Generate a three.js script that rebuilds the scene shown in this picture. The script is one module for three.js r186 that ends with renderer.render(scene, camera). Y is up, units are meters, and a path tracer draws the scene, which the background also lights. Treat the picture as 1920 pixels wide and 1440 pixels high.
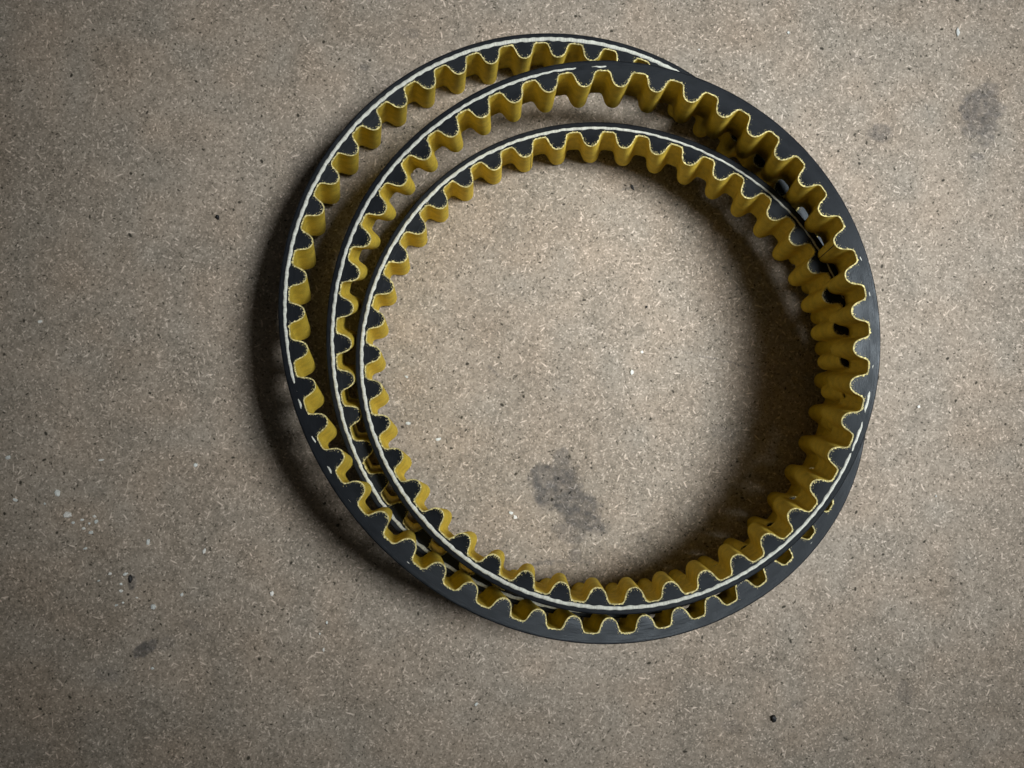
import * as THREE from 'three';

// ---------------------------------------------------------------- camera, lights, exposure
const MM = 0.001;
const scene = new THREE.Scene();
scene.background = new THREE.Color(0x000000);
const camera = new THREE.PerspectiveCamera(46.83, 1024 / 768, 0.01, 5);
camera.up.set(0, 0, -1);
camera.position.set(0, 212 * MM, 0);
camera.lookAt(9.56 * MM, 0, -7.65 * MM);

const renderer = new THREE.WebGLRenderer({ antialias: true });
renderer.setSize(1024, 768);
renderer.toneMapping = THREE.LinearToneMapping;
renderer.toneMappingExposure = 1;
renderer.shadowMap.enabled = true;
renderer.shadowMap.type = THREE.PCFSoftShadowMap;

// soft lamp to the right of the board
const lamp = new THREE.SpotLight(new THREE.Color(0.97, 0.985, 1.0), 1.9, 0, 0.292, 1, 2);
lamp.position.set(303 * MM, 470 * MM, -49 * MM);
lamp.target.position.set(60 * MM, 0, -38 * MM);
lamp.castShadow = true;
lamp.shadow.radius = 6.1;
lamp.shadow.mapSize.set(2048, 2048);
lamp.shadow.camera.near = 0.05; lamp.shadow.camera.far = 1.5; lamp.shadow.bias = -0.0004;
scene.add(lamp, lamp.target);

// weak light of the room from above
const room = new THREE.RectAreaLight(new THREE.Color(1.0, 0.91, 0.78), 0.1, 1.6, 1.6);
room.position.set(0.1, 1.3, 0);
room.lookAt(0.1, 0, 0);
scene.add(room);

// ---------------------------------------------------------------- helpers
let seed = 12345;
const rnd = () => { seed = (seed * 1664525 + 1013904223) >>> 0; return seed / 4294967296; };
const range = (a, b) => a + (b - a) * rnd();
const clamp = (x, a, b) => Math.min(b, Math.max(a, x));
const sstep = (a, b, x) => { const t = clamp((x - a) / (b - a), 0, 1); return t * t * (3 - 2 * t); };
const taken = {};
const numbered = (n) => { const k = taken[n] = (taken[n] ?? -1) + 1; return k ? `${n}_${String(k).padStart(3, '0')}` : n; };
function mesh(name, geometry, material, parent) {
  const m = new THREE.Mesh(geometry, material);
  m.name = name; m.castShadow = m.receiveShadow = true;
  parent.add(m);
  return m;
}
// tileable value noise on a period of `n` cells
function noiseGrid(n) { const g = new Float32Array(n * n); for (let i = 0; i < g.length; i++) g[i] = rnd() * 2 - 1; return g; }
function sampleGrid(g, n, x, y) {
  x *= n; y *= n;
  const xi = Math.floor(x), yi = Math.floor(y), fx = x - xi, fy = y - yi;
  const ux = fx * fx * (3 - 2 * fx), uy = fy * fy * (3 - 2 * fy);
  const a = ((xi % n) + n) % n, b = (a + 1) % n, c = (((yi % n) + n) % n) * n, d = ((Math.floor(yi) + 1) % n + n) % n * n;
  return (g[c + a] * (1 - ux) + g[c + b] * ux) * (1 - uy) + (g[d + a] * (1 - ux) + g[d + b] * ux) * uy;
}
function dataTexture(data, w, h, srgb, wrap = true) {
  const t = new THREE.DataTexture(data, w, h, THREE.RGBAFormat);
  if (srgb) t.colorSpace = THREE.SRGBColorSpace;
  t.wrapS = t.wrapT = wrap ? THREE.RepeatWrapping : THREE.ClampToEdgeWrapping;
  t.magFilter = THREE.LinearFilter; t.minFilter = THREE.LinearMipmapLinearFilter; t.generateMipmaps = true;
  t.anisotropy = 8; t.needsUpdate = true;
  return t;
}
const toSrgb = (x) => 255 * (x <= 0.0031308 ? 12.92 * x : 1.055 * Math.pow(x, 1 / 2.4) - 0.055);

// belt centre line
const PATH = [[-16.1,29.04,28.4],[-28.9,28.65,13.1],[-37.8,25.40,-5.8],[-41.3,20.71,-28.5],[-35.8,16.57,-52.4],[-20.6,14.10,-72.8],[1.7,13.28,-85.3],[26.9,13.53,-86.7],[49.0,14.31,-78.6],[65.0,15.14,-63.4],[77.5,15.41,-45.4],[86.7,14.79,-26.1],[87.8,13.88,-4.9],[79.6,13.41,16.3],[64.7,13.40,33.7],[44.9,13.50,43.4],[23.1,13.43,44.4],[2.4,13.25,38.7],[-14.7,13.47,27.4],[-25.7,14.79,10.7],[-30.7,17.40,-8.0],[-30.1,20.67,-26.8],[-23.9,23.74,-44.4],[-11.9,26.05,-58.9],[4.6,27.39,-69.7],[24.1,27.86,-74.9],[45.0,28.29,-72.4],[63.4,30.03,-61.9],[76.2,33.34,-44.8],[82.0,35.84,-24.4],[81.8,34.75,-3.3],[75.0,31.04,16.5],[60.7,28.06,31.8],[41.4,26.90,40.1],[21.3,26.20,40.5],[3.3,24.56,34.1],[-10.8,21.83,22.7],[-20.6,18.78,7.9],[-25.1,16.25,-9.0],[-23.5,14.57,-26.1],[-16.5,13.66,-41.7],[-5.5,13.34,-54.4],[9.1,13.71,-62.6],[25.6,15.04,-65.7],[42.2,17.36,-63.1],[58.1,20.13,-55.6],[71.9,22.59,-43.1],[81.3,24.11,-25.6],[85.5,23.90,-4.1],[81.5,22.10,18.6],[66.5,20.50,37.0],[44.7,20.87,47.1],[21.3,23.42,47.7],[0.6,26.80,40.5]];
const TOOTH_SHIFT = [-1.05,-0.66,0.56,1.97,2.77,3.20,3.42,3.52,3.69,3.91,4.12,4.24,4.21,4.08,4.18,4.59,5.20,5.89,6.52,6.67,6.17,5.61,5.46,5.71,5.74,5.05,4.25,3.83,3.70,3.67,3.81,4.08,4.50,5.11,5.41,5.22,5.03,4.80,4.23,3.08,1.39,-0.42,-1.87,-2.48,-2.04,-1.30];
const CHIPS = [[-96.5,17.8,1.15,1.66],[-94.0,23.0,1.79,1.53],[-92.8,24.8,0.77,0.64],[-90.8,24.2,0.89,0.51],[-87.9,23.4,0.89,0.64],[-87.5,24.6,0.89,0.89],[-89.1,25.0,0.51,0.51],[-90.3,26.2,0.89,0.64],[-88.7,27.1,1.02,0.89],[-75.5,29.4,0.89,1.27],[-62.6,31.6,0.77,1.27],[-89.9,30.8,0.89,0.64],[-80.6,36.8,1.15,0.64],[-84.1,36.7,0.89,0.77],[-86.7,38.3,0.89,0.38],[-81.6,39.1,0.77,0.64],[-81.6,40.7,1.02,0.64],[-82.6,44.0,0.89,0.51],[-81.1,43.4,0.64,0.51],[-77.9,42.3,0.64,0.38],[-74.1,44.4,1.15,1.15],[-67.6,41.7,0.77,0.89],[-46.8,41.5,1.02,1.27],[-107.9,9.6,1.15,0.89],[-106.1,19.5,1.15,0.64],[-86.6,10.3,1.27,0.51],[-99.3,20.4,0.51,0.51],[-64.8,11.5,0.89,0.89],[-34.7,54.8,0.51,1.02],[-74.1,58.6,0.77,0.64],[-34.0,48.5,0.51,0.77],[-101.2,-22.1,1.02,0.77],[120.4,-95.3,1.02,2.29],[38.4,-10.5,1.02,1.27],[40.9,-15.4,0.77,0.77],[-15.6,-9.3,1.02,0.64],[9.3,23.1,1.27,0.77],[10.3,24.1,1.02,1.02],[-15.2,1.7,1.15,0.77],[-8.0,5.5,1.40,0.77],[108.9,-2.3,0.89,0.77],[1.1,67.9,0.89,0.77],[77.7,-94.4,0.64,0.64],[55.4,-89.7,0.51,0.51],[112.9,19.5,0.51,0.51],[-35.6,51.1,0.38,0.51]];
const CRUMBS = [[-60.4,-47.2,1.02,1.27],[72.2,72.3,1.53,2.04],[-79.4,38.0,1.15,2.17],[38.9,-55.4,0.77,2.04],[42.1,-26.4,0.64,0.64]];
// ---------------------------------------------------------------- the fibreboard the belt lies on
const TILE = 280;                                   // mm covered by one repeat of the texture
const BX = 9.6, BZ = -7.6;                          // middle of the tile in view
{
  const S = 2048, tone = new Float32Array(S * S), warm = new Float32Array(S * S), high = new Float32Array(S * S);
  const g1 = noiseGrid(9), g2 = noiseGrid(31), g3 = noiseGrid(128), g4 = noiseGrid(420), g5 = noiseGrid(1024), gw = noiseGrid(46);
  for (let y = 0, i = 0; y < S; y++) for (let x = 0; x < S; x++, i++) {
    const u = x / S, v = y / S;
    const a = sampleGrid(g4, 420, u, v), b = sampleGrid(g5, 1024, u, v);
    tone[i] = 0.045 * sampleGrid(g1, 9, u, v) + 0.05 * sampleGrid(g2, 31, u, v) + 0.06 * sampleGrid(g3, 128, u, v) + 0.10 * a + 0.13 * b;
    warm[i] = 0.5 * sampleGrid(gw, 46, u, v) + 0.35 * sampleGrid(g2, 31, v, u);
    high[i] = 0.10 * a + 0.10 * b;
  }
  // pressed wood fibres: short bent strokes, pale or dark, in every direction
  function fibre(len, wid, amount, lift) {
    let x = rnd() * S, y = rnd() * S, d = rnd() * Math.PI * 2; const bend = range(-0.02, 0.02);
    const n = Math.ceil(len * 1.6);
    for (let k = 0; k < n; k++) {
      const w = wid * (0.55 + 0.45 * Math.sin(Math.PI * (k + 0.5) / n)), r = Math.ceil(w);
      for (let dy = -r; dy <= r; dy++) for (let dx = -r; dx <= r; dx++) {
        const px = Math.floor(x) + dx, py = Math.floor(y) + dy, q = Math.hypot(px + 0.5 - x, py + 0.5 - y);
        if (q > w) continue;
        const i = ((py % S) + S) % S * S + ((px % S) + S) % S, c = 1 - (q / w) ** 2;
        tone[i] += (amount - tone[i]) * 0.42 * c;
        high[i] += (lift - high[i]) * 0.42 * c;
      }
      x += Math.cos(d) / 1.6; y += Math.sin(d) / 1.6; d += bend;
    }
  }
  for (let k = 0; k < 150000; k++) fibre(range(0.8, 4), range(0.7, 1.5), range(0.10, 0.7), range(0.1, 0.5));
  for (let k = 0; k < 130000; k++) fibre(range(0.8, 4), range(0.7, 1.5), -range(0.12, 0.55), -range(0.1, 0.6));
  for (let k = 0; k < 60000; k++) fibre(range(0.8, 5), range(0.8, 1.5), range(0.4, 1.3), range(0.3, 0.8));
  for (let k = 0; k < 3200; k++) fibre(range(4, 14), range(0.9, 1.7), range(0.6, 1.3), range(0.4, 0.9));
  for (let k = 0; k < 7000; k++) fibre(range(1, 5), range(0.9, 1.8), -range(0.5, 0.85), -range(0.5, 0.9));
  for (let k = 0; k < 260; k++) fibre(range(2, 6), range(1.8, 3.2), -range(0.6, 0.9), -range(0.6, 1));

  // grease and dirt marks seen on the board (x, z, half sizes in mm, turn, strength)
  const STAINS = [[19.6, 16.4, 6.6, 5.4, 0.3, 0.62], [25.6, 22.6, 6.8, 4.6, 0.75, 0.60], [21.0, 11.5, 2.6, 3.4, 0.2, 0.4], [24, 27.6, 4.4, 2.6, 0.1, 0.34], [24.6, 33.0, 1.6, 1.6, 0, 0.35],
    [126.1, -75.0, 5.4, 6.8, 0.25, 0.52], [128.5, -80.5, 2.2, 2.2, 0, 0.35], [125.2, -64.2, 2.2, 0.9, 0.1, 0.35], [100.4, -69.8, 2.7, 2.9, 0.4, 0.42], [91.0, -51.5, 1.5, 1.4, 0, 0.32], [95, -88, 2.5, 1.2, 0.5, 0.15],
    [-75.9, 53.9, 3.0, 1.5, -0.6, 0.55], [-71, 53.0, 2.2, 1.5, -0.3, 0.2], [-64.4, 49.0, 2.6, 1.2, 0.5, 0.22], [-79.2, 38.6, 1.0, 1.9, 0.1, 0.5], [-84.0, 60.0, 2.8, 1.4, 0.2, 0.25],
    [60, 4, 3.2, 2.2, 0.4, 0.2], [78, 69, 1.6, 1.2, 0, 0.2], [104.5, 66.5, 2.4, 2.9, 0, 0.22], [62, 74, 3.0, 1.6, 0, 0.18], [-26, -84, 1.4, 0.9, 0, 0.35], [-15, -92.5, 2.8, 1.4, 0.3, 0.2], [41, 29, 1.6, 1.2, 0.2, 0.2], [-40, -60, 5, 3, 0.6, 0.13], [-20, -78, 4, 5, 0.2, 0.12]];
  const LINES = [[14.4, 35.1, 20.5, 34.5, 0.45, 0.5], [20.5, 34.5, 28, 34.6, 0.4, 0.4], [46, -16.6, 56, -14.4, 0.22, 0.4], [56, -14.4, 74, -10.3, 0.22, 0.45], [74, -10.3, 84, -9.0, 0.2, 0.35], [36, -54.8, 39.6, -55.9, 0.3, 0.5], [-20, 52, -10, 50.5, 0.25, 0.2], [112, -77, 113.6, -72, 0.3, 0.4], [4, -12, 6.4, -9.4, 0.35, 0.3], [-5, 14, -2.6, 11, 0.4, 0.3], [20, -7, 24, -5.5, 0.3, 0.3]];
  const plain = new Uint8Array(S * S * 4), marked = new Uint8Array(S * S * 4), bump = new Uint8Array(S * S * 4), rough = new Uint8Array(S * S * 4);
  const mask = new Float32Array(S * S), gA = noiseGrid(90), gB = noiseGrid(300);
  const toPx = (x, z) => [((x - BX) / TILE + 0.5) * S, ((z - BZ) / TILE + 0.5) * S], mmPx = S / TILE;
  for (const [x, z, a, b, turn, str] of STAINS) {
    const [cx, cy] = toPx(x, z), R = Math.ceil(Math.max(a, b) * mmPx * 1.5), c = Math.cos(turn), s = Math.sin(turn);
    for (let py = Math.floor(cy - R); py < cy + R; py++) for (let px = Math.floor(cx - R); px < cx + R; px++) {
      if (px < 0 || py < 0 || px >= S || py >= S) continue;
      const dx = (px - cx) / mmPx, dz = (py - cy) / mmPx, q = Math.hypot((dx * c + dz * s) / a, (dz * c - dx * s) / b);
      const n = 0.26 * sampleGrid(gA, 90, px / S, py / S) + 0.14 * sampleGrid(gB, 300, px / S, py / S);
      const m = str * (1 - sstep(0.7, 1.2, q + n)) * (0.85 + 0.28 * sampleGrid(gB, 300, py / S, px / S));
      const i = py * S + px; mask[i] = Math.max(mask[i], Math.min(0.85, m * 1.3));
    }
  }
  for (const [x0, z0, x1, z1, w, str] of LINES) {
    const [ax, ay] = toPx(x0, z0), [bx, by] = toPx(x1, z1), n = Math.ceil(Math.hypot(bx - ax, by - ay) * 2);
    for (let k = 0; k <= n; k++) {
      const t = k / n, wob = 2.2 * sampleGrid(gA, 90, t * 0.21 + x0, 0.3), cx = ax + (bx - ax) * t, cy = ay + (by - ay) * t + wob, r = w * mmPx;
      for (let dy = -3; dy <= 3; dy++) for (let dx = -3; dx <= 3; dx++) {
        const px = Math.round(cx) + dx, py = Math.round(cy) + dy; if (px < 0 || py < 0 || px >= S || py >= S) continue;
        const q = Math.hypot(px - cx, py - cy); if (q > r) continue;
        const i = py * S + px; mask[i] = Math.max(mask[i], str * (1 - q / r * 0.6) * (0.75 + 0.6 * sampleGrid(gB, 300, px / S, py / S)));
      }
    }
  }
  const base = [0.312, 0.266, 0.208];
  for (let i = 0; i < S * S; i++) {
    const t = clamp(1 + tone[i] * 1.75, 0.14, 2.5), w = warm[i] * 0.045;
    const r = base[0] * t * (1 + w), g = base[1] * t * (1 - w * 0.1), b = base[2] * Math.pow(t, 1.06) * (1 - w);
    const m = clamp(mask[i], 0, 0.85), k = i * 4;
    plain[k] = toSrgb(Math.min(r, 0.9)); plain[k + 1] = toSrgb(Math.min(g, 0.88)); plain[k + 2] = toSrgb(Math.min(b, 0.82)); plain[k + 3] = 255;
    const stain = [0.07, 0.068, 0.066];
    marked[k] = toSrgb(Math.min(r * (1 - m) + stain[0] * t * m, 0.9)); marked[k + 1] = toSrgb(Math.min(g * (1 - m) + stain[1] * t * m, 0.88)); marked[k + 2] = toSrgb(Math.min(b * (1 - m) + stain[2] * t * m, 0.82)); marked[k + 3] = 255;
    const h = clamp(128 + 110 * high[i], 0, 255); bump[k] = bump[k + 1] = bump[k + 2] = h; bump[k + 3] = 255;
    const ro = clamp(196 - 30 * high[i], 120, 255); rough[k] = rough[k + 1] = rough[k + 2] = ro; rough[k + 3] = 255;
  }
  const bt = dataTexture(bump, S, S), rt = dataTexture(rough, S, S);
  const mk = (d) => new THREE.MeshStandardMaterial({ map: dataTexture(d, S, S, true), bumpMap: bt, bumpScale: 0.00010, roughnessMap: rt, roughness: 1, metalness: 0 });
  const faceMarked = mk(marked), facePlain = mk(plain);
  const edge = new THREE.MeshStandardMaterial({ color: new THREE.Color().setRGB(0.2, 0.16, 0.11), roughness: 0.95 });
  // nine tiles of the top face in one sheet, then the sides and the underside
  const pos = [], uv = [], nor = [], idx = [], g = new THREE.BufferGeometry();
  const quad = (p, n, t) => { const o = pos.length / 3; for (const q of p) { pos.push(q[0] * MM, q[1] * MM, q[2] * MM); nor.push(...n); } uv.push(...t); idx.push(o, o + 1, o + 2, o, o + 2, o + 3); };
  const cells = [[0, 0]]; for (let a = -1; a <= 1; a++) for (let b = -1; b <= 1; b++) if (a || b) cells.push([a, b]);
  for (const [a, b] of cells) {
    const x0 = BX + (a - 0.5) * TILE, x1 = x0 + TILE, z0 = BZ + (b - 0.5) * TILE, z1 = z0 + TILE;
    quad([[x0, 0, z0], [x0, 0, z1], [x1, 0, z1], [x1, 0, z0]], [0, 1, 0], [0, 0, 0, 1, 1, 1, 1, 0]);
  }
  g.addGroup(0, 6, 0); g.addGroup(6, 48, 1);
  const x0 = BX - 1.5 * TILE, x1 = BX + 1.5 * TILE, z0 = BZ - 1.5 * TILE, z1 = BZ + 1.5 * TILE, y = -12, t4 = [0, 0, 1, 0, 1, 1, 0, 1];
  quad([[x0, y, z1], [x1, y, z1], [x1, 0, z1], [x0, 0, z1]], [0, 0, 1], t4);
  quad([[x1, y, z0], [x0, y, z0], [x0, 0, z0], [x1, 0, z0]], [0, 0, -1], t4);
  quad([[x1, y, z1], [x1, y, z0], [x1, 0, z0], [x1, 0, z1]], [1, 0, 0], t4);
  quad([[x0, y, z0], [x0, y, z1], [x0, 0, z1], [x0, 0, z0]], [-1, 0, 0], t4);
  quad([[x0, y, z0], [x1, y, z0], [x1, y, z1], [x0, y, z1]], [0, -1, 0], t4);
  g.addGroup(54, 30, 2);
  g.setAttribute('position', new THREE.Float32BufferAttribute(pos, 3));
  g.setAttribute('normal', new THREE.Float32BufferAttribute(nor, 3));
  g.setAttribute('uv', new THREE.Float32BufferAttribute(uv, 2));
  g.setIndex(idx);
  const board = mesh('fibreboard_surface', g, [faceMarked, facePlain, edge], scene);
  board.userData = { kind: 'structure', label: 'brown pressed fibreboard with flecks, scratches and grey grease stains', category: 'board' };
}

// ---------------------------------------------------------------- the toothed belt, coiled three times round
const WIDTH = 13.5, TEETH = 138, LIFT = 0.35;
const KN = PATH.length, SAMPLES = 6000;
function spline(C, x, get) {                         // closed uniform cubic B-spline, x in 0..1
  const n = C.length, q = ((x % 1) + 1) % 1 * n, i = Math.floor(q), t = q - i;
  const b = [(1 - t) ** 3 / 6, (3 * t ** 3 - 6 * t ** 2 + 4) / 6, (-3 * t ** 3 + 3 * t ** 2 + 3 * t + 1) / 6, t ** 3 / 6];
  let s = 0; for (let j = 0; j < 4; j++) s += b[j] * get(C[(i + j - 1 + n) % n]);
  return s;
}
const LINE = [], ARC = [0];
for (let k = 0; k < SAMPLES; k++) LINE.push(new THREE.Vector3(spline(PATH, k / SAMPLES, (p) => p[0]), spline(PATH, k / SAMPLES, (p) => p[1]) + LIFT, spline(PATH, k / SAMPLES, (p) => p[2])));
for (let k = 0; k < SAMPLES; k++) ARC.push(ARC[k] + LINE[k].distanceTo(LINE[(k + 1) % SAMPLES]));
const LENGTH = ARC[SAMPLES], PITCH = LENGTH / TEETH;
// how far (mm) the lower edge stands out beyond the upper one along the coil
const LEAN = [[0, 0.7], [0.05, 1.3], [0.09, 1.2], [0.14, 0.3], [0.2, 0.3], [0.38, 0.3], [0.48, 0.3], [0.53, 0.6], [0.57, 0.9], [0.62, 0.5], [0.7, 0.2], [0.85, 0.2], [0.9, 1.2], [0.94, 1.2], [1, 0.7]];
const table = (rows, x, c) => { let a = 0; while (a + 2 < rows.length && rows[a + 1][0] <= x) a++; const t = sstep(0, 1, (x - rows[a][0]) / (rows[a + 1][0] - rows[a][0])); return rows[a][c] + (rows[a + 1][c] - rows[a][c]) * t; };
const FRAME = LINE.map((p, k) => {
  const T = LINE[(k + 1) % SAMPLES].clone().sub(LINE[(k + SAMPLES - 1) % SAMPLES]).normalize();
  const U = new THREE.Vector3(0, 1, 0).addScaledVector(T, -T.y).normalize();
  const N = new THREE.Vector3().crossVectors(T, U);
  const l = table(LEAN, ARC[k] / LENGTH, 1) / WIDTH, U2 = U.clone().addScaledVector(N, l).normalize();
  return { P: p, T, U: U2, N: new THREE.Vector3().crossVectors(T, U2) };
});
function frameAt(s) {
  s = ((s % LENGTH) + LENGTH) % LENGTH;
  let lo = 0, hi = SAMPLES; while (hi - lo > 1) { const m = (lo + hi) >> 1; if (ARC[m] <= s) lo = m; else hi = m; }
  const t = (s - ARC[lo]) / (ARC[lo + 1] - ARC[lo]), a = FRAME[lo], b = FRAME[(lo + 1) % SAMPLES];
  const mix = (k) => a[k].clone().lerp(b[k], t);
  return { P: mix('P'), U: mix('U').normalize(), N: mix('N').normalize(), T: mix('T').normalize() };
}
// point of the belt: s along, n inwards from the cord, v up from the lower edge (mm)
const at = (f, n, v) => [(f.P.x + f.N.x * n + f.U.x * (v - WIDTH)) * MM, (f.P.y + f.N.y * n + f.U.y * (v - WIDTH)) * MM, (f.P.z + f.N.z * n + f.U.z * (v - WIDTH)) * MM];
const toothCentre = (k) => k * PITCH + spline(TOOTH_SHIFT, k / TEETH, (x) => x);

class Sheets {                                       // collects strips of quads; each strip keeps its own vertices
  constructor() { this.pos = []; this.uv = []; this.idx = []; this.col = []; }
  strip(rows, uvs, colours, closed = false) {         // rows: arrays of points of equal length
    const o = this.pos.length / 3, w = rows[0].length;
    rows.forEach((r, j) => r.forEach((p, i) => { this.pos.push(...p); this.uv.push(...uvs(i, j)); if (colours) this.col.push(...colours(i, j)); }));
    for (let j = 0; j + 1 < rows.length; j++) for (let i = 0; i + 1 < w; i++) {
      const a = o + j * w + i, b = a + 1, c = a + w, d = c + 1;
      this.idx.push(a, b, d, a, d, c);
    }
  }
  build() {
    const g = new THREE.BufferGeometry();
    g.setAttribute('position', new THREE.Float32BufferAttribute(this.pos, 3));
    g.setAttribute('uv', new THREE.Float32BufferAttribute(this.uv, 2));
    if (this.col.length) g.setAttribute('color', new THREE.Float32BufferAttribute(this.col, 3));
    g.setIndex(this.idx); g.computeVertexNormals();
    return g;
  }
}

// rubber: fine scratches along the cut edge and a matt bloom
const rubber = (() => {
  const S = 512, bump = new Uint8Array(S * S * 4), ro = new Uint8Array(S * S * 4), co = new Uint8Array(S * S * 4);
  const gl = noiseGrid(8), gm = noiseGrid(48), gf = noiseGrid(256), h = new Float32Array(S * S);
  for (let i = 0, y = 0; y < S; y++) for (let x = 0; x < S; x++, i++) h[i] = 0.35 * sampleGrid(gf, 256, x / S, y / S) + 0.2 * sampleGrid(gm, 48, x / S, y / S);
  for (let k = 0; k < 1500; k++) {                    // streaks run along u
    const y0 = rnd() * S, x0 = rnd() * S, len = range(15, 130), sl = range(-0.06, 0.06), a = range(-0.9, 0.9);
    for (let t = 0; t < len; t++) { const x = Math.floor(x0 + t) % S, y = ((Math.floor(y0 + t * sl) % S) + S) % S; h[y * S + x] += a * Math.sin(Math.PI * t / len); }
  }
  for (let i = 0, y = 0; y < S; y++) for (let x = 0; x < S; x++, i++) {
    const b = clamp(128 + 70 * h[i], 0, 255), r = clamp(110 + 30 * h[i] + 20 * sampleGrid(gl, 8, x / S, y / S), 60, 220), c = clamp(1 + 0.55 * h[i] + 0.25 * sampleGrid(gl, 8, y / S, x / S), 0.35, 2.6);
    bump.set([b, b, b, 255], i * 4); ro.set([r, r, r, 255], i * 4);
    co.set([toSrgb(0.0060 * c), toSrgb(0.0072 * c), toSrgb(0.0095 * c), 255], i * 4);
  }
  return new THREE.MeshPhysicalMaterial({ specularIntensity: 0.55, specularColor: new THREE.Color(0.84, 0.94, 1.0), map: dataTexture(co, S, S, true), bumpMap: dataTexture(bump, S, S), bumpScale: 0.00005, roughnessMap: dataTexture(ro, S, S), roughness: 1, metalness: 0 });
})();
// yellow woven facing: fine ribs along the belt, a little soiled
const fabric = (() => {
  const S = 512, bump = new Uint8Array(S * S * 4), co = new Uint8Array(S * S * 4);
  const ga = noiseGrid(10), gb = noiseGrid(60), gc = noiseGrid(220);
  for (let i = 0, y = 0; y < S; y++) for (let x = 0; x < S; x++, i++) {
    const u = x / S, v = y / S, j = 0.5 * sampleGrid(gb, 60, u, v);
    const weave = Math.sin(v * 2 * Math.PI * 40 + j) * (0.6 + 0.4 * Math.sin(u * 2 * Math.PI * 56 + Math.PI * (Math.floor(v * 40) % 2)));
    const n = sampleGrid(ga, 10, u, v), f = sampleGrid(gc, 220, u, v);
    const b = clamp(128 + 80 * weave + 30 * f, 0, 255); bump.set([b, b, b, 255], i * 4);
    const t = 1 + 0.14 * weave + 0.13 * n + 0.16 * f + 0.16 * j;
    co.set([toSrgb(clamp(0.68 * t, 0, 0.92)), toSrgb(clamp(0.50 * t, 0, 0.85)), toSrgb(clamp(0.045 * t * (1 + 0.3 * f), 0, 0.5)), 255], i * 4);
  }
  return new THREE.MeshStandardMaterial({ map: dataTexture(co, S, S, true), bumpMap: dataTexture(bump, S, S), bumpScale: 0.00012, roughness: 0.86, metalness: 0, vertexColors: true });
})();
const cordMat = new THREE.MeshStandardMaterial({ color: 0xffffff, vertexColors: true, roughness: 0.7 });
const seamMat = new THREE.MeshStandardMaterial({ color: new THREE.Color().setRGB(0.012, 0.011, 0.009), roughness: 0.9 });

const belt = new THREE.Group();
belt.name = 'timing_belt';
belt.userData = { label: 'black rubber timing belt with yellow toothed inside, coiled in three loops', category: 'timing belt' };
scene.add(belt);

const BACK = -1.42, ROOT = 0.95, CLOTH = 0.28, INNER = ROOT - CLOTH;
// the smooth back of the belt
{
  const sh = new Sheets(), n = TEETH * 8, fr = [];
  for (let k = 0; k <= n; k++) fr.push(frameAt(k / n * LENGTH));
  const r = 0.28, sec = [[INNER, 0], [INNER, WIDTH]];
  const run = (list, v0) => { let acc = v0; const d = list.map((p, i) => (acc += i ? Math.hypot(p[0] - list[i - 1][0], p[1] - list[i - 1][1]) : 0)); sh.strip(list.map((p) => fr.map((f) => at(f, p[0], p[1]))), (i, j) => [i / n * LENGTH / 24, d[j] / 24]); };
  const arc = (cx, cy, a0, a1) => { const o = []; for (let k = 0; k <= 4; k++) { const a = a0 + (a1 - a0) * k / 4; o.push([cx + r * Math.cos(a), cy + r * Math.sin(a)]); } return o; };
  run(sec, 0);
  run([[INNER, WIDTH], [BACK + r + 0.3, WIDTH], ...arc(BACK + r, WIDTH - r, Math.PI / 2, Math.PI), [BACK, WIDTH * 0.66], [BACK, WIDTH * 0.33], ...arc(BACK + r, r, Math.PI, Math.PI * 1.5), [BACK + r + 0.3, 0], [INNER, 0]], 0.3);
  mesh('backing', sh.build(), rubber, belt);
}
// the pale twisted cord that shows along the upper cut edge: [place 0..1, how far it stands out, radius, beat with the teeth]
const SHOW = [[0, -0.23, 0.32, 0.2], [0.03, -0.12, 0.38, 0.16], [0.042, 0.12, 0.44, 0.02], [0.06, 0.2, 0.50, 0], [0.11, 0.2, 0.55, 0], [0.14, 0.2, 0.68, 0], [0.16, 0.18, 0.60, 0], [0.18, 0.18, 0.5, 0], [0.33, 0.18, 0.5, 0], [0.39, 0.18, 0.5, 0], [0.44, 0.18, 0.48, 0], [0.47, 0.13, 0.42, 0], [0.484, 0.0, 0.34, 0.06],
  [0.494, -0.22, 0.3, 0.16], [0.502, -0.42, 0.3, 0], [0.535, -0.42, 0.3, 0], [0.546, -0.24, 0.26, 0.2], [0.570, -0.2, 0.3, 0.2], [0.582, 0.04, 0.42, 0.08], [0.6, 0.14, 0.46, 0], [0.66, 0.2, 0.54, 0], [0.76, 0.18, 0.52, 0], [0.795, 0.13, 0.44, 0], [0.812, 0.09, 0.36, 0], [0.845, 0.08, 0.3, 0.02], [0.885, -0.1, 0.3, 0.1],
  [0.893, -0.22, 0.28, 0.2], [0.924, -0.26, 0.28, 0.2], [0.932, -0.42, 0.3, 0], [0.978, -0.42, 0.3, 0], [0.99, -0.23, 0.32, 0.2], [1, -0.23, 0.32, 0.2]];
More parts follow.
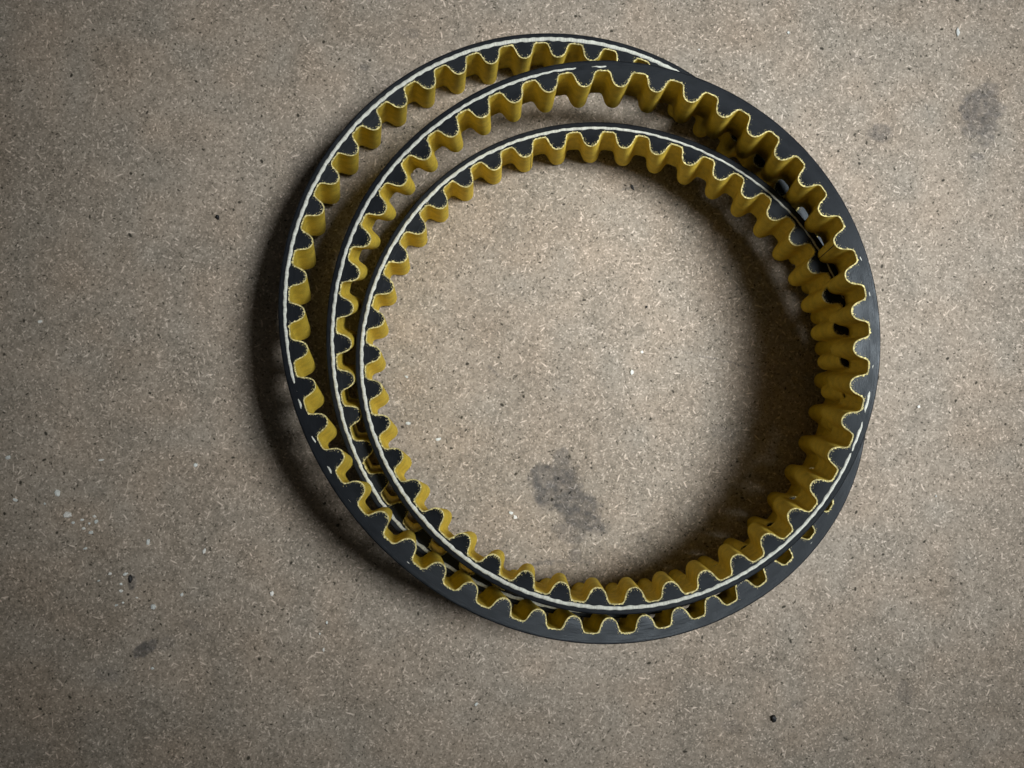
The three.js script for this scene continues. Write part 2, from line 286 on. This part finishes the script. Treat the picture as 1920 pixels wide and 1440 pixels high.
{
  const sh = new Sheets(), n = 5200, m = 12, rows = [], jit = [];
  for (let k = 0; k <= m; k++) rows.push([]);
  for (let k = 0; k <= n; k++) {
    const x = k / n, s = x * LENGTH, f = frameAt(s); 
    const get = (c) => table(SHOW, x, c);
    const wob = 0.05 * Math.sin(s * 0.83) * Math.sin(s * 0.191 + 1) + 0.04 * Math.sin(s * 2.3 + 2 * Math.sin(s * 0.11)), rad = get(2) * 0.9;
    const up = get(1) + 0.02 + get(3) * Math.cos(2 * Math.PI * s / PITCH + 3 * Math.sin(s * 0.03)) + 0.5 * wob;
    const twist = s * 2 * Math.PI / 3.4 + 0.8 * Math.sin(s * 0.21);
    for (let j = 0; j <= m; j++) {
      const phi = (j % m) / m * Math.PI * 2, lobe = Math.cos(3 * phi - twist * 1.5), rr = rad * (1 + 0.065 * lobe);
      rows[j].push(at(f, rr * Math.cos(phi) + wob, WIDTH - rad + up + rr * Math.sin(phi)));
      if (j === 0) jit.push(rnd());
    }
  }
  sh.strip(rows, (i, j) => [i / n * LENGTH / 10, j / m], (i, j) => { const q = 0.88 + 0.3 * (jit[i] - 0.5); return [0.73 * q, 0.75 * q, 0.665 * q]; });
  mesh('tension_cord', sh.build(), cordMat, belt).userData.label = 'pale twisted tension cord showing along the cut edge';
}

// one pitch of the toothed side: height of the facing above the cord line, t in mm from the tooth's middle
const HALF = PITCH / 2;
const KEYS = [[0, 4.22], [0.6, 4.15], [1.15, 3.87], [1.6, 3.4], [1.93, 2.8], [2.13, 2.2], [2.33, 1.63], [2.58, 1.22], [2.9, 1.01], [3.25, 0.95], [HALF, 0.95]];
const PROF = [];
{
  const c = new THREE.CatmullRomCurve3([...KEYS.slice(1).reverse().map(([a, b]) => new THREE.Vector3(-a, b, 0)), ...KEYS.map(([a, b]) => new THREE.Vector3(a, b, 0))], false, 'centripetal');
  const N = 56; for (let k = 0; k <= N; k++) { const p = c.getPointAt(k / N); PROF.push([clamp(p.x, -HALF, HALF), Math.max(p.y, ROOT)]); }
  PROF[0] = [-HALF, ROOT]; PROF[N] = [HALF, ROOT];
}
const PNORM = PROF.map((p, i) => { const a = PROF[Math.max(0, i - 1)], b = PROF[Math.min(PROF.length - 1, i + 1)], d = Math.hypot(b[0] - a[0], b[1] - a[1]); return [(b[1] - a[1]) / d, -(b[0] - a[0]) / d]; });   // towards the rubber
PNORM[0] = [0, -1]; PNORM[PROF.length - 1] = [0, -1];
const SLIT = { 107: 33, 75: 29 };
for (let k = 0; k < TEETH; k++) {
  const c0 = toothCentre(k), prev = toothCentre(k - 1) - (k === 0 ? LENGTH - TEETH * PITCH : 0), next = toothCentre(k + 1);
  const lo = (c0 - prev) / 2, hi = (next - c0) / 2;
  // lands take up the small differences in spacing
  const warp = (t) => { const h = t < 0 ? lo : hi, a = Math.abs(t), e = 2.9; return c0 + Math.sign(t) * (a <= e ? a : e + (a - e) * (h - e) / (HALF - e)); };
  const outer = PROF.map(([t, n]) => ({ f: frameAt(warp(t)), n }));
  const inner = PROF.map(([t, n], i) => ({ f: frameAt(warp(clamp(t + PNORM[i][0] * CLOTH, -HALF, HALF))), n: Math.max(INNER, n + PNORM[i][1] * CLOTH) }));
  // rubber core
  const core = new Sheets();
  const first = inner.findIndex((p) => p.n > INNER + 0.03) - 1, last = inner.length - 1 - [...inner].reverse().findIndex((p) => p.n > INNER + 0.03) + 1;
  const cut = inner.slice(first, last + 1), uvS = c0 / 24;
  core.strip([cut.map((p) => at(p.f, p.n, WIDTH)), cut.map((p) => at(p.f, INNER, WIDTH))], (i, j) => [uvS + (i / cut.length) * 0.25, j ? 0 : cut[i].n / 24]);
  core.strip([cut.map((p) => at(p.f, INNER, 0)), cut.map((p) => at(p.f, p.n, 0))], (i, j) => [uvS + (i / cut.length) * 0.25, j ? cut[i].n / 24 : 0]);
  core.strip([cut.map((p) => at(p.f, p.n, 0)), cut.map((p) => at(p.f, p.n, WIDTH))], (i, j) => [uvS + i / 60, j * 0.5]);
  const tooth = mesh('tooth', core.build(), rubber, belt);
  // woven facing: outer wall, frayed upper and lower rims
  const cloth = new Sheets();
  const fray = PROF.map(() => range(-0.05, 0.06)), bite = PROF.map(() => (rnd() < 0.22 ? range(0.04, 0.2) : range(-0.09, 0.03))), shade = PROF.map(() => range(0.45, 1.2));
  const off = rnd(), u0 = k * 0.37;
  const vs = [0, 0.5, WIDTH * 0.35, WIDTH * 0.7, WIDTH - 0.3];
  const wallRows = vs.map((v) => outer.map((p) => at(p.f, p.n, v)));
  wallRows.push(outer.map((p, i) => at(p.f, p.n, WIDTH + 0.02 + Math.max(0, fray[i]))));
  const white = [1, 1, 1], len = [0]; for (let i = 1; i < PROF.length; i++) len.push(len[i - 1] + Math.hypot(PROF[i][0] - PROF[i - 1][0], PROF[i][1] - PROF[i - 1][1]));
  const allV = [...vs, WIDTH];
  cloth.strip(wallRows, (i, j) => [u0 + len[i] / 13.5, off + allV[j] / 13.5], () => white);
  // cut edge of the weave: pale broken threads
  const rim = (i) => { const q = shade[i]; return [1.15 * q, 1.38 * q, 6.8 * q]; };
  const rimIn = inner.map((p, i) => { const w = 1 + bite[i] / CLOTH, f = outer[i].f.P.clone().lerp(p.f.P, clamp(w, 0, 2)); return at({ ...p.f, P: f }, outer[i].n + (p.n - outer[i].n) * w, WIDTH + 0.035 + 0.5 * Math.max(0, -fray[i])); });
  cloth.strip([wallRows[wallRows.length - 1], rimIn], (i, j) => [u0 + len[i] / 13.5, off + j * 0.02], (i) => rim(i));
  cloth.strip([inner.map((p) => at(p.f, p.n, -0.02)), wallRows[0]], (i, j) => [u0 + len[i] / 13.5, off + j * 0.02], (i) => rim(i));
  // broken thread ends: some stand up from the rim, some lie as pale flecks on the rubber just inside it
  for (let q = 0; q < 46; q++) {
    const i = 1 + Math.floor(rnd() * (PROF.length - 2)), p = inner[i], lie = q % 3 !== 0, dn = PNORM[i];
    const a0 = lie ? range(0.02, 0.4) : range(-0.2, 0.1), l = lie ? range(0.06, 0.2) : range(0.15, 0.5), w = range(0.03, 0.075), v0 = WIDTH + 0.03, v1 = lie ? WIDTH + 0.05 : WIDTH + range(0.1, 0.4);
    if (lie && p.n + dn[1] * a0 < INNER) continue;
    const sd = lie ? range(-0.15, 0.15) : range(-0.3, 0.3), put = (d, t, v) => at({ ...p.f, P: p.f.P.clone().addScaledVector(p.f.T, dn[0] * d + t) }, p.n + dn[1] * d, v);
    cloth.strip([[put(a0, -w, v0), put(a0, w, v0)], [put(a0 + (lie ? l : -l * 0.4), sd - w * 0.6, v1), put(a0 + (lie ? l : -l * 0.4), sd + w * 0.6, v1)]], () => [u0, off], () => { const z = range(0.6, 1.15); return [1.05 * z, 1.27 * z, 7.2 * z]; });
  }
  mesh('fabric_facing', cloth.build(), fabric, tooth);
  // open seams of the weave on two teeth
  if (SLIT[k] !== undefined) {
    const i0 = SLIT[k], seam = new Sheets(), a = outer[i0], b = outer[i0 + 1];
    seam.strip([[at(a.f, a.n + 0.02, 0.2), at(b.f, b.n + 0.02, 0.2)], [at(a.f, a.n + 0.02, WIDTH), at(b.f, b.n + 0.02, WIDTH)]], (i, j) => [i, j]);
    mesh('fabric_seam', seam.build(), seamMat, tooth);
  }
}

// ---------------------------------------------------------------- loose specks on the board
function speck(a, b, h) {                            // flat broken chip, a x b mm
  const n = 7, pts = [], pos = [], idx = [];
  for (let k = 0; k < n; k++) { const p = k / n * Math.PI * 2 + range(-0.3, 0.3), r = range(0.7, 1.1); pts.push([Math.cos(p) * r * a / 2, Math.sin(p) * r * b / 2]); }
  for (const [x, z] of pts) pos.push(x * MM, 0, z * MM);
  for (const [x, z] of pts) pos.push(x * 0.8 * MM, h * range(0.7, 1.1) * MM, z * 0.8 * MM);
  pos.push(0, h * 1.15 * MM, 0);
  for (let k = 0; k < n; k++) { const q = (k + 1) % n; idx.push(k, n + k, q, q, n + k, n + q, n + k, 2 * n, n + q); }
  for (let k = 1; k + 1 < n; k++) idx.push(0, k, k + 1);
  let g = new THREE.BufferGeometry(); g.setAttribute('position', new THREE.Float32BufferAttribute(pos, 3)); g.setIndex(idx);
  g = g.toNonIndexed(); g.computeVertexNormals();
  return g;
}
const chipMats = [[0.78, 0.82, 0.78], [0.84, 0.84, 0.78], [0.66, 0.70, 0.67]].map((c) => new THREE.MeshStandardMaterial({ color: new THREE.Color().setRGB(...c), roughness: 0.6 }));
CHIPS.forEach(([x, z, a, b], k) => {
  const m = mesh(numbered('pale_chip'), speck(a * 1.2, b * 1.2, Math.min(a, b) * 0.35), chipMats[k % 3], scene);
  m.position.set(x * MM, 0.02 * MM, z * MM); m.rotation.y = range(-0.4, 0.4);
  const inside = Math.hypot(x - 26, z + 18) < 52, cluster = x < -70 && z > 8;
  m.userData = b > 2 ? { label: 'larger oval white chip lying above the grey grease stains', category: 'chip' }
    : inside ? { label: 'tiny pale chip on the board inside the coiled belt', category: 'chip', group: 'pale chips inside the coil' }
    : cluster ? { label: 'tiny white chip in the loose scatter of chips around a dark flake', category: 'chip', group: 'scatter of white chips on the board' }
    : { label: 'tiny pale chip lying on the board outside the coil, away from the scatter of chips', category: 'chip', group: 'stray pale chips outside the coil' };
});
const crumbMat = new THREE.MeshStandardMaterial({ color: new THREE.Color().setRGB(0.014, 0.015, 0.016), roughness: 0.6 });
CRUMBS.forEach(([x, z, a, b], k) => {
  const m = mesh(numbered('rubber_crumb'), speck(a, b, Math.min(a, b) * 0.5), crumbMat, scene);
  m.position.set(x * MM, 0.02 * MM, z * MM); m.rotation.y = k === 3 ? 0.5 : range(-0.3, 0.3);
  m.userData = { category: 'crumb', label: ['small black crumb alone on the board outside the coil', 'largest black crumb, angular, lying on bare board outside the coil', 'dark flake lying among the scatter of white chips', 'thin slanted black sliver on the board inside the coil', 'smallest dark speck on bare board inside the coil'][k] };
});

renderer.render(scene, camera);
